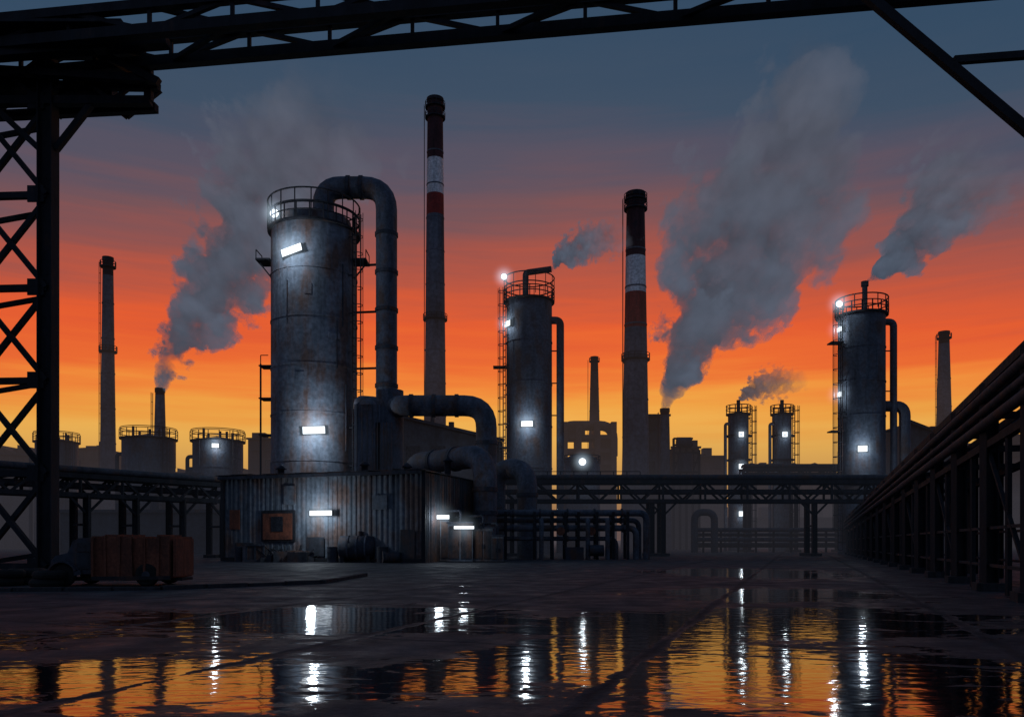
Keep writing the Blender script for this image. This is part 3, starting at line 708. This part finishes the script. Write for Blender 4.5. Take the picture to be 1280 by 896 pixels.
# ------------------------------------------------------------------ right-hand sloping pipe trestle
b = B('sloping_pipe_trestle', (25,50,0)); s = b('posts','steel')
def RP(D): return Vector((16.1+.352*(D-27), D, 0))
def RH(D): return 6.97-(D-27)*(2.6/73)
dv = Vector((.352,1,0)).normalized(); sv = Vector((dv.y,-dv.x,0))
Ds = [27+4.9*i for i in range(-3,16)]
for i, D in enumerate(Ds):
    p = RP(D); h = RH(D)
    ibeam(s, p, p+Vector((0,0,h)), .42, .42); q = p+sv*2.4; ibeam(s, q, q+Vector((0,0,h)), .4, .4)
    beam(s, p+Vector((0,0,h-.2)), q+Vector((0,0,h-.2)), .25); beam(s, p+Vector((0,0,h-2.2)), q+Vector((0,0,h-2.2)), .2)
    box(b('footings','stone'), p+Vector((0,0,.12)), (.9,.9,.3), -.34); 
    m_ = RP(D+2.45); 
    if i < len(Ds)-1: beam(s, m_+Vector((0,0,0)), m_+Vector((0,0,RH(D+2.45)-2.1)), .14)
a, c = RP(Ds[0]-4), RP(Ds[-1])
for off in (0,2.4):
    for dz, w_ in ((0,.3),(-2.15,.24)):
        beam(b('stringers','steel'), a+sv*off+Vector((0,0,RH(Ds[0]-4)+dz)), c+sv*off+Vector((0,0,RH(Ds[-1])+dz*.8)), w_)
    for z in (.9,2.2): beam(b('low_rails','rail'), a+sv*off+Vector((0,0,z)), c+sv*off+Vector((0,0,z*.8)), .1)
for o, dz, r in ((-.25,-.55,.16),(-.25,-1.05,.13),(-.28,-1.55,.17),(.8,.35,.2),(1.4,.38,.22),(1.9,-.8,.25)):
    tube(b('pipes','pipe2'), [a+sv*o+Vector((0,0,RH(Ds[0]-4)+dz)), c+sv*o+Vector((0,0,RH(Ds[-1])+dz*.8))], r, seg=12)
for i in range(len(Ds)-1):
    if i%2==0:
        p, q = RP(Ds[i]), RP(Ds[i+1]); beam(s, p+Vector((0,0,.3)), q+Vector((0,0,RH(Ds[i+1])-2.3)), .12)
b.finish()

# ------------------------------------------------------------------ foreground gantry
b = B('steel_gantry', (-20,34,0)); s = b('tower','steel')
T1 = Vector((-19.72,34,0)); T0 = T1+Vector((-3.3,.2,0)); BK = Vector((-1.75,3.0,0)); ZT = Z(40,34)
for o in (Vector((0,0,0)), BK):
    for t_ in (T1,T0):
        if o.length == 0: ibeam(s, t_+o, t_+o+Vector((0,0,ZT)), .62, .62); box(b('footings','stone'), t_+Vector((0,0,.25)), (1.3,1.3,.5))
        else: ibeam(s, t_+o, t_+o+Vector((0,0,ZT)), .4, .4)
    nb = 5; z0 = .6; hb = (Z(128,34)-z0)/nb
    for i in range(nb+1):
        z = z0+hb*i; beam(s, T0+o+Vector((0,0,z)), T1+o+Vector((0,0,z+(.5 if o.length else 0))), .26 if o.length==0 else .2)
        if i < nb and o.length == 0:
            beam(s, T0+o+Vector((0,.1,z)), T1+o+Vector((0,.1,z+hb)), .2); beam(s, T0+o+Vector((0,-.1,z+hb)), T1+o+Vector((0,-.1,z)), .2)
for i in range(5):
    z = .6+i*4.1
    for t_ in (T0,T1): beam(s, t_+Vector((0,0,z)), t_+BK+Vector((0,0,z+3)), .14)
for i in range(6):
    z = .6+hb*i; box(b('gussets','steel'), T1+Vector((-.45,-.12,z)), (.7,.06,.7))
zp = Z(127,34); pf = b('cantilever','steel')
for o in (0, 2.6):
    beam(pf, (-27,34+o*.6,zp), (X(189,34),34+o*.2,zp), .34); beam(pf, (-27,33.4+o*.6,zp+1.3), (X(192,33.4),33.4+o*.2,Z(100,33.4)), .3)
    for k in range(4):
        xx = -26+k*3.0; beam(pf, (xx,34+o*.5,zp), (xx+1.5,34+o*.5,zp+1.2), .16)
        if k < 3: beam(pf, (xx+1.5,34+o*.5,zp+1.2), (xx+3,34+o*.5,zp), .16)
beam(pf, (X(186,34),34,zp), (X(186,34),34,21.7), .3)
beam(pf, (X(200,33.4),33.3,Z(105,33.4)), (X(70,33.4),33.3,Z(42,33.4)), .3)
beam(pf, (X(70,34),34,Z(187,34)), (X(114,34),34,Z(131,34)), .24); beam(pf, (X(50,34),34,Z(187,34)), (X(-10,34),34,Z(131,34)), .24)
box(pf, (X(100,34),34.8,Z(108,34)), (2.4,1.0,.45)); box(pf, (X(20,34),34.8,Z(100,34)), (3,1.2,.4))
def G(x, off=0): return Vector((x, 33.6-(x+14.8)*.134+off, 0))
tr = b('overhead_truss','steel')
n = 14; xs = [-28+i*48/n for i in range(n+1)]
zl, zh = 21.75, 22.75
for off in (0,-2.0):
    beam(tr, G(-28,off)+Vector((0,0,zl)), G(20,off)+Vector((0,0,zl)), .4, .42); beam(tr, G(-28,off)+Vector((0,0,zh)), G(20,off)+Vector((0,0,zh)), .36, .36)
    for i in range(n):
        a, c = G(xs[i],off), G(xs[i+1],off); 
        if i%2==0: beam(tr, a+Vector((0,0,zl)), c+Vector((0,0,zh)), .17)
        else: beam(tr, a+Vector((0,0,zh)), c+Vector((0,0,zl)), .17)
        beam(tr, c+Vector((0,0,zl)), c+Vector((0,0,zh)), .14)
for i in range(0,n,2):
    beam(tr, G(xs[i])+Vector((0,0,zl)), G(xs[i+1],-2)+Vector((0,0,zl)), .18); beam(tr, G(xs[i+1])+Vector((0,0,zh)), G(xs[i],-2)+Vector((0,0,zh)), .18)
beam(tr, (-27,32.4,20.9), (X(210,32.6),32.6,22.0), .5, .4); box(tr, (-21,33,22.3), (11,2.6,.12))
rb_ = b('right_leg','steel'); xr = 15.6
beam(rb_, P(1060,-25,21), (xr,20.5,Z(262,20.5)), .2, .24); beam(rb_, P(1192,76,20.8), (xr,20.5,Z(60,20.5)), .16, .18)
ibeam(rb_, (xr,20.5,0), (xr,20.5,22.9), .6, .6); beam(rb_, (xr,20.5,21.8), (16,29.4,21.8), .4)
b.finish()

b = B('concrete_kerb', (-15,28,0)); k = b('kerb','stone'); pts = [(-30,25.5),(-18,26.2),(-12,27.4),(-7.5,31.5),(-7.0,38)]
for a, c in zip(pts, pts[1:]):
    L = (Vector(c)-Vector(a)).length; m_ = max(1,int(L/1.5))
    for i in range(m_):
        p = Vector(a).lerp(Vector(c), (i+.02)/m_); q = Vector(a).lerp(Vector(c), (i+.97)/m_); h = random.uniform(.11,.15)
        beam(k, (p.x,p.y,h/2), (q.x,q.y,h/2), .3, h)
b.finish()

# ------------------------------------------------------------------ smoke plumes (volumes lit by their own emission)
def plume(D, pts, name='smoke_plume', col=(.06,.08,.115), col2=(.095,.10,.13), seed=0, amp=1.0, k=1.25):
    W = [(P(px,py,D), r*k*D/1000, tau*1.9) for px,py,r,tau in pts]
    a, e = W[0][0], W[-1][0]; L = (e-a).length; d = (e-a).normalized()
    xax = Vector((d.z,0,-d.x)); yax = d.cross(xax)
    R = Matrix((xax, yax, d)).transposed()
    tt = [(p-a).dot(d)/L for p,_,_ in W]; of = [(p-a).dot(xax) for p,_,_ in W]; rr = [w[1] for w in W]
    S = max(abs(o) for o in of)*1.01+.1; RM_ = max(rr); sg = [w[2]/(2*w[1]) for w in W]; K = max(sg)
    bm = bmesh.new(); rows = []; ng = 12
    for q,o_,r_ in zip(tt,of,rr):
        rows.append([bm.verts.new((o_+math.cos(6.2832*j/ng)*r_*1.8, math.sin(6.2832*j/ng)*r_*1.3, q*L)) for j in range(ng)])
    for A_, B_ in zip(rows, rows[1:]):
        for j in range(ng): bm.faces.new((A_[j],A_[(j+1)%ng],B_[(j+1)%ng],B_[j]))
    bm.faces.new(rows[0][::-1]); bm.faces.new(rows[-1])
    me = bpy.data.meshes.new(name); bm.to_mesh(me); bm.free()
    ob = bpy.data.objects.new(name, me); ob.matrix_world = Matrix.Translation(a)@R.to_4x4(); scene.collection.objects.link(ob)
    m = bpy.data.materials.new('smoke'); t = nt(m); me.materials.append(m); o = N(t,'ShaderNodeOutputMaterial')
    tc = N(t,'ShaderNodeTexCoord'); sp = N(t,'ShaderNodeSeparateXYZ'); t.links.new(tc.outputs['Object'], sp.inputs[0])
    tz = math_n(t,'DIVIDE',sp.outputs[2],L)
    rc = ramp(t, tz, [(max(0,min(1,q)), ((o_/S+1)/2, r_/RM_, s_/K)) for q,o_,r_,s_ in zip(tt,of,rr,sg)])
    sc = N(t,'ShaderNodeSeparateColor'); t.links.new(rc, sc.inputs[0])
    cx = math_n(t,'MULTIPLY',math_n(t,'SUBTRACT',math_n(t,'MULTIPLY',sc.outputs[0],2),1),S)
    rad = math_n(t,'MAXIMUM',math_n(t,'MULTIPLY',sc.outputs[1],RM_),.05)
    dx = math_n(t,'SUBTRACT',sp.outputs[0],cx); dy = math_n(t,'MULTIPLY',sp.outputs[1],1.35)
    dist = math_n(t,'SQRT',math_n(t,'ADD',math_n(t,'MULTIPLY',dx,dx),math_n(t,'MULTIPLY',dy,dy)))
    mp = N(t,'ShaderNodeMapping'); mp.inputs['Location'].default_value = (seed*7.3,seed*3.1,0); mp.inputs['Scale'].default_value = (1,.45,1); t.links.new(tc.outputs['Object'], mp.inputs[0])
    n = noise(t, mp.outputs[0], 1.9/RM_, 4, .58)
    nn = math_n(t,'MULTIPLY',math_n(t,'SUBTRACT',n,.5),3.8*amp)
    q = math_n(t,'SUBTRACT',math_n(t,'ADD',1.02,nn),math_n(t,'DIVIDE',dist,rad))
    q = math_n(t,'MULTIPLY',q,11.0,clamp=True)
    den = math_n(t,'MULTIPLY',math_n(t,'MULTIPLY',q,sc.outputs[2]),K)
    ab = N(t,'ShaderNodeVolumeAbsorption'); ab.inputs[0].default_value=(0,0,0,1); t.links.new(den, ab.inputs['Density'])
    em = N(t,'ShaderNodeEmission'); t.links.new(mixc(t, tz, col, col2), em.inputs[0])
    t.links.new(math_n(t,'MULTIPLY',den,math_n(t,'MULTIPLY_ADD',n,2.2,-.15)), em.inputs[1])  # lit and shaded billows put into the emission, not cast by lights
    ad = N(t,'ShaderNodeAddShader'); t.links.new(ab.outputs[0],ad.inputs[0]); t.links.new(em.outputs[0],ad.inputs[1]); t.links.new(ad.outputs[0],o.inputs['Volume'])
    m.cycles.volume_step_rate = .8
plume(135, [(200,487,5,4),(206,465,13,4),(222,430,25,4),(256,392,34,3.5),(292,335,46,3),(325,260,55,2),(370,190,64,1.0),(430,120,60,0)], seed=1)
plume(150, [(830,512,5,4),(836,490,13,4),(852,450,30,4),(880,395,46,3.6),(915,325,64,3),(960,265,78,2.2),(1005,190,60,1.3),(1015,120,46,.7),(1015,45,36,0)], seed=2)
plume(100, [(1085,351,3,3),(1105,338,11,3),(1130,315,21,2.8),(1158,278,31,2.0),(1195,235,42,1.1),(1245,200,44,0)], seed=3)
plume(110, [(690,337,3,3),(702,322,11,2.6),(725,308,17,2.0),(748,300,18,1.2),(785,285,12,0)], seed=4)
plume(130, [(924,498,3,3),(934,490,8,2.4),(955,480,13,1.5),(980,477,13,.8),(1010,472,8,0)], seed=5, col=(.08,.07,.085), col2=(.12,.08,.08))

# ------------------------------------------------------------------ mist layers (haze light put in as emission)
def mist(y0, y1, h, sig, col):
    bm = bmesh.new(); box(bm, (0,(y0+y1)/2,h/2-.5), (1400,y1-y0,h+1)); me = bpy.data.meshes.new('emissive_mist'); bm.to_mesh(me); bm.free()
    ob = bpy.data.objects.new('emissive_mist', me); scene.collection.objects.link(ob)
    m = bpy.data.materials.new('mist'); t = nt(m); me.materials.append(m); o = N(t,'ShaderNodeOutputMaterial')
    ab = N(t,'ShaderNodeVolumeAbsorption'); ab.inputs[0].default_value=(0,0,0,1); ab.inputs['Density'].default_value = sig
    em = N(t,'ShaderNodeEmission'); em.inputs[0].default_value=(*col,1); em.inputs[1].default_value = sig  # even glow set here instead of light scattered in the haze
    ad = N(t,'ShaderNodeAddShader'); t.links.new(ab.outputs[0],ad.inputs[0]); t.links.new(em.outputs[0],ad.inputs[1]); t.links.new(ad.outputs[0],o.inputs['Volume'])
mist(70, 640, 12, .0036, (.038,.046,.066))
mist(95, 600, 38, .0014, (.15,.10,.085))

# ------------------------------------------------------------------ sky and light
w = bpy.data.worlds.new('World'); scene.world = w; w.use_nodes = True; t = w.node_tree
for n in list(t.nodes): t.nodes.remove(n)
o = N(t,'ShaderNodeOutputWorld'); bg = N(t,'ShaderNodeBackground'); tc = N(t,'ShaderNodeTexCoord'); sp = N(t,'ShaderNodeSeparateXYZ')
t.links.new(tc.outputs['Generated'], sp.inputs[0]); sx_, sy_, sz_ = sp.outputs
den = math_n(t,'SQRT',math_n(t,'ADD',math_n(t,'ADD',math_n(t,'MULTIPLY',sy_,sy_),math_n(t,'MULTIPLY',math_n(t,'MULTIPLY',sx_,sx_),.15)),.0005))
el = math_n(t,'DIVIDE',sz_,den)
st = noise(t, tc.outputs['Generated'], 2.2, 4, .6, (1,1,14), .3); s2 = noise(t, tc.outputs['Generated'], 1.6, 2, .5, (1,1,2.2))
el = math_n(t,'ADD',el,math_n(t,'MULTIPLY',math_n(t,'SUBTRACT',st,.5),.12)); el = math_n(t,'ADD',el,math_n(t,'MULTIPLY',math_n(t,'SUBTRACT',s2,.5),.06),clamp=True)
def lin(c): return tuple(((v/255)/12.92 if v/255<=.04045 else ((v/255+.055)/1.055)**2.4) for v in c)
sky = ramp(t, el, [(0,lin((245,160,80))),(.07,lin((255,190,88))),(.125,lin((255,190,82))),(.165,lin((252,168,62))),(.198,lin((250,136,48))),(.23,lin((242,106,40))),(.272,lin((231,90,42))),(.318,lin((198,84,57))),(.365,lin((158,81,72))),(.415,lin((117,81,86))),(.47,lin((86,80,96))),(.55,lin((60,77,98))),(.66,lin((50,73,97))),(1,lin((52,76,104)))])
back = ramp(t, el, [(0,lin((92,98,118))),(.5,lin((88,103,128))),(1,lin((72,92,120)))])
f = N(t,'ShaderNodeMapRange', interpolation_type='SMOOTHSTEP'); f.inputs[1].default_value=-.25; f.inputs[2].default_value=.35; t.links.new(sy_, f.inputs[0])
col = mixc(t, f.outputs[0], back, sky)
ns_ = N(t,'ShaderNodeTexSky', sky_type='NISHITA'); ns_.sun_disc=False; ns_.sun_elevation=math.radians(1.5); ns_.sun_rotation=math.radians(0)
sc_ = N(t,'ShaderNodeVectorMath', operation='SCALE'); t.links.new(ns_.outputs[0], sc_.inputs[0]); sc_.inputs['Scale'].default_value=.004
ad = N(t,'ShaderNodeVectorMath', operation='ADD'); t.links.new(col, ad.inputs[0]); t.links.new(sc_.outputs[0], ad.inputs[1])
t.links.new(ad.outputs[0], bg.inputs[0]); bg.inputs[1].default_value=1.0; t.links.new(bg.outputs[0], o.inputs[0])
L = bpy.data.lights.new('sun','SUN'); L.energy=.25; L.angle=math.radians(.5); L.color=(1,.5,.25)
so = bpy.data.objects.new('sun',L); scene.collection.objects.link(so)
so.rotation_euler = Vector((-.1,-1,-.05)).to_track_quat('-Z','Y').to_euler()

cam = bpy.data.cameras.new('camera'); co = bpy.data.objects.new('camera',cam); scene.collection.objects.link(co)
co.location=(0,0,EYE); co.rotation_euler=(math.pi/2,0,0); cam.sensor_width=36; cam.lens=28.125; cam.shift_y=(675-448)/1280; cam.clip_end=6000; cam.clip_start=.1
scene.camera = co
scene.view_settings.view_transform='Standard'; scene.view_settings.look='None'; scene.view_settings.exposure=0
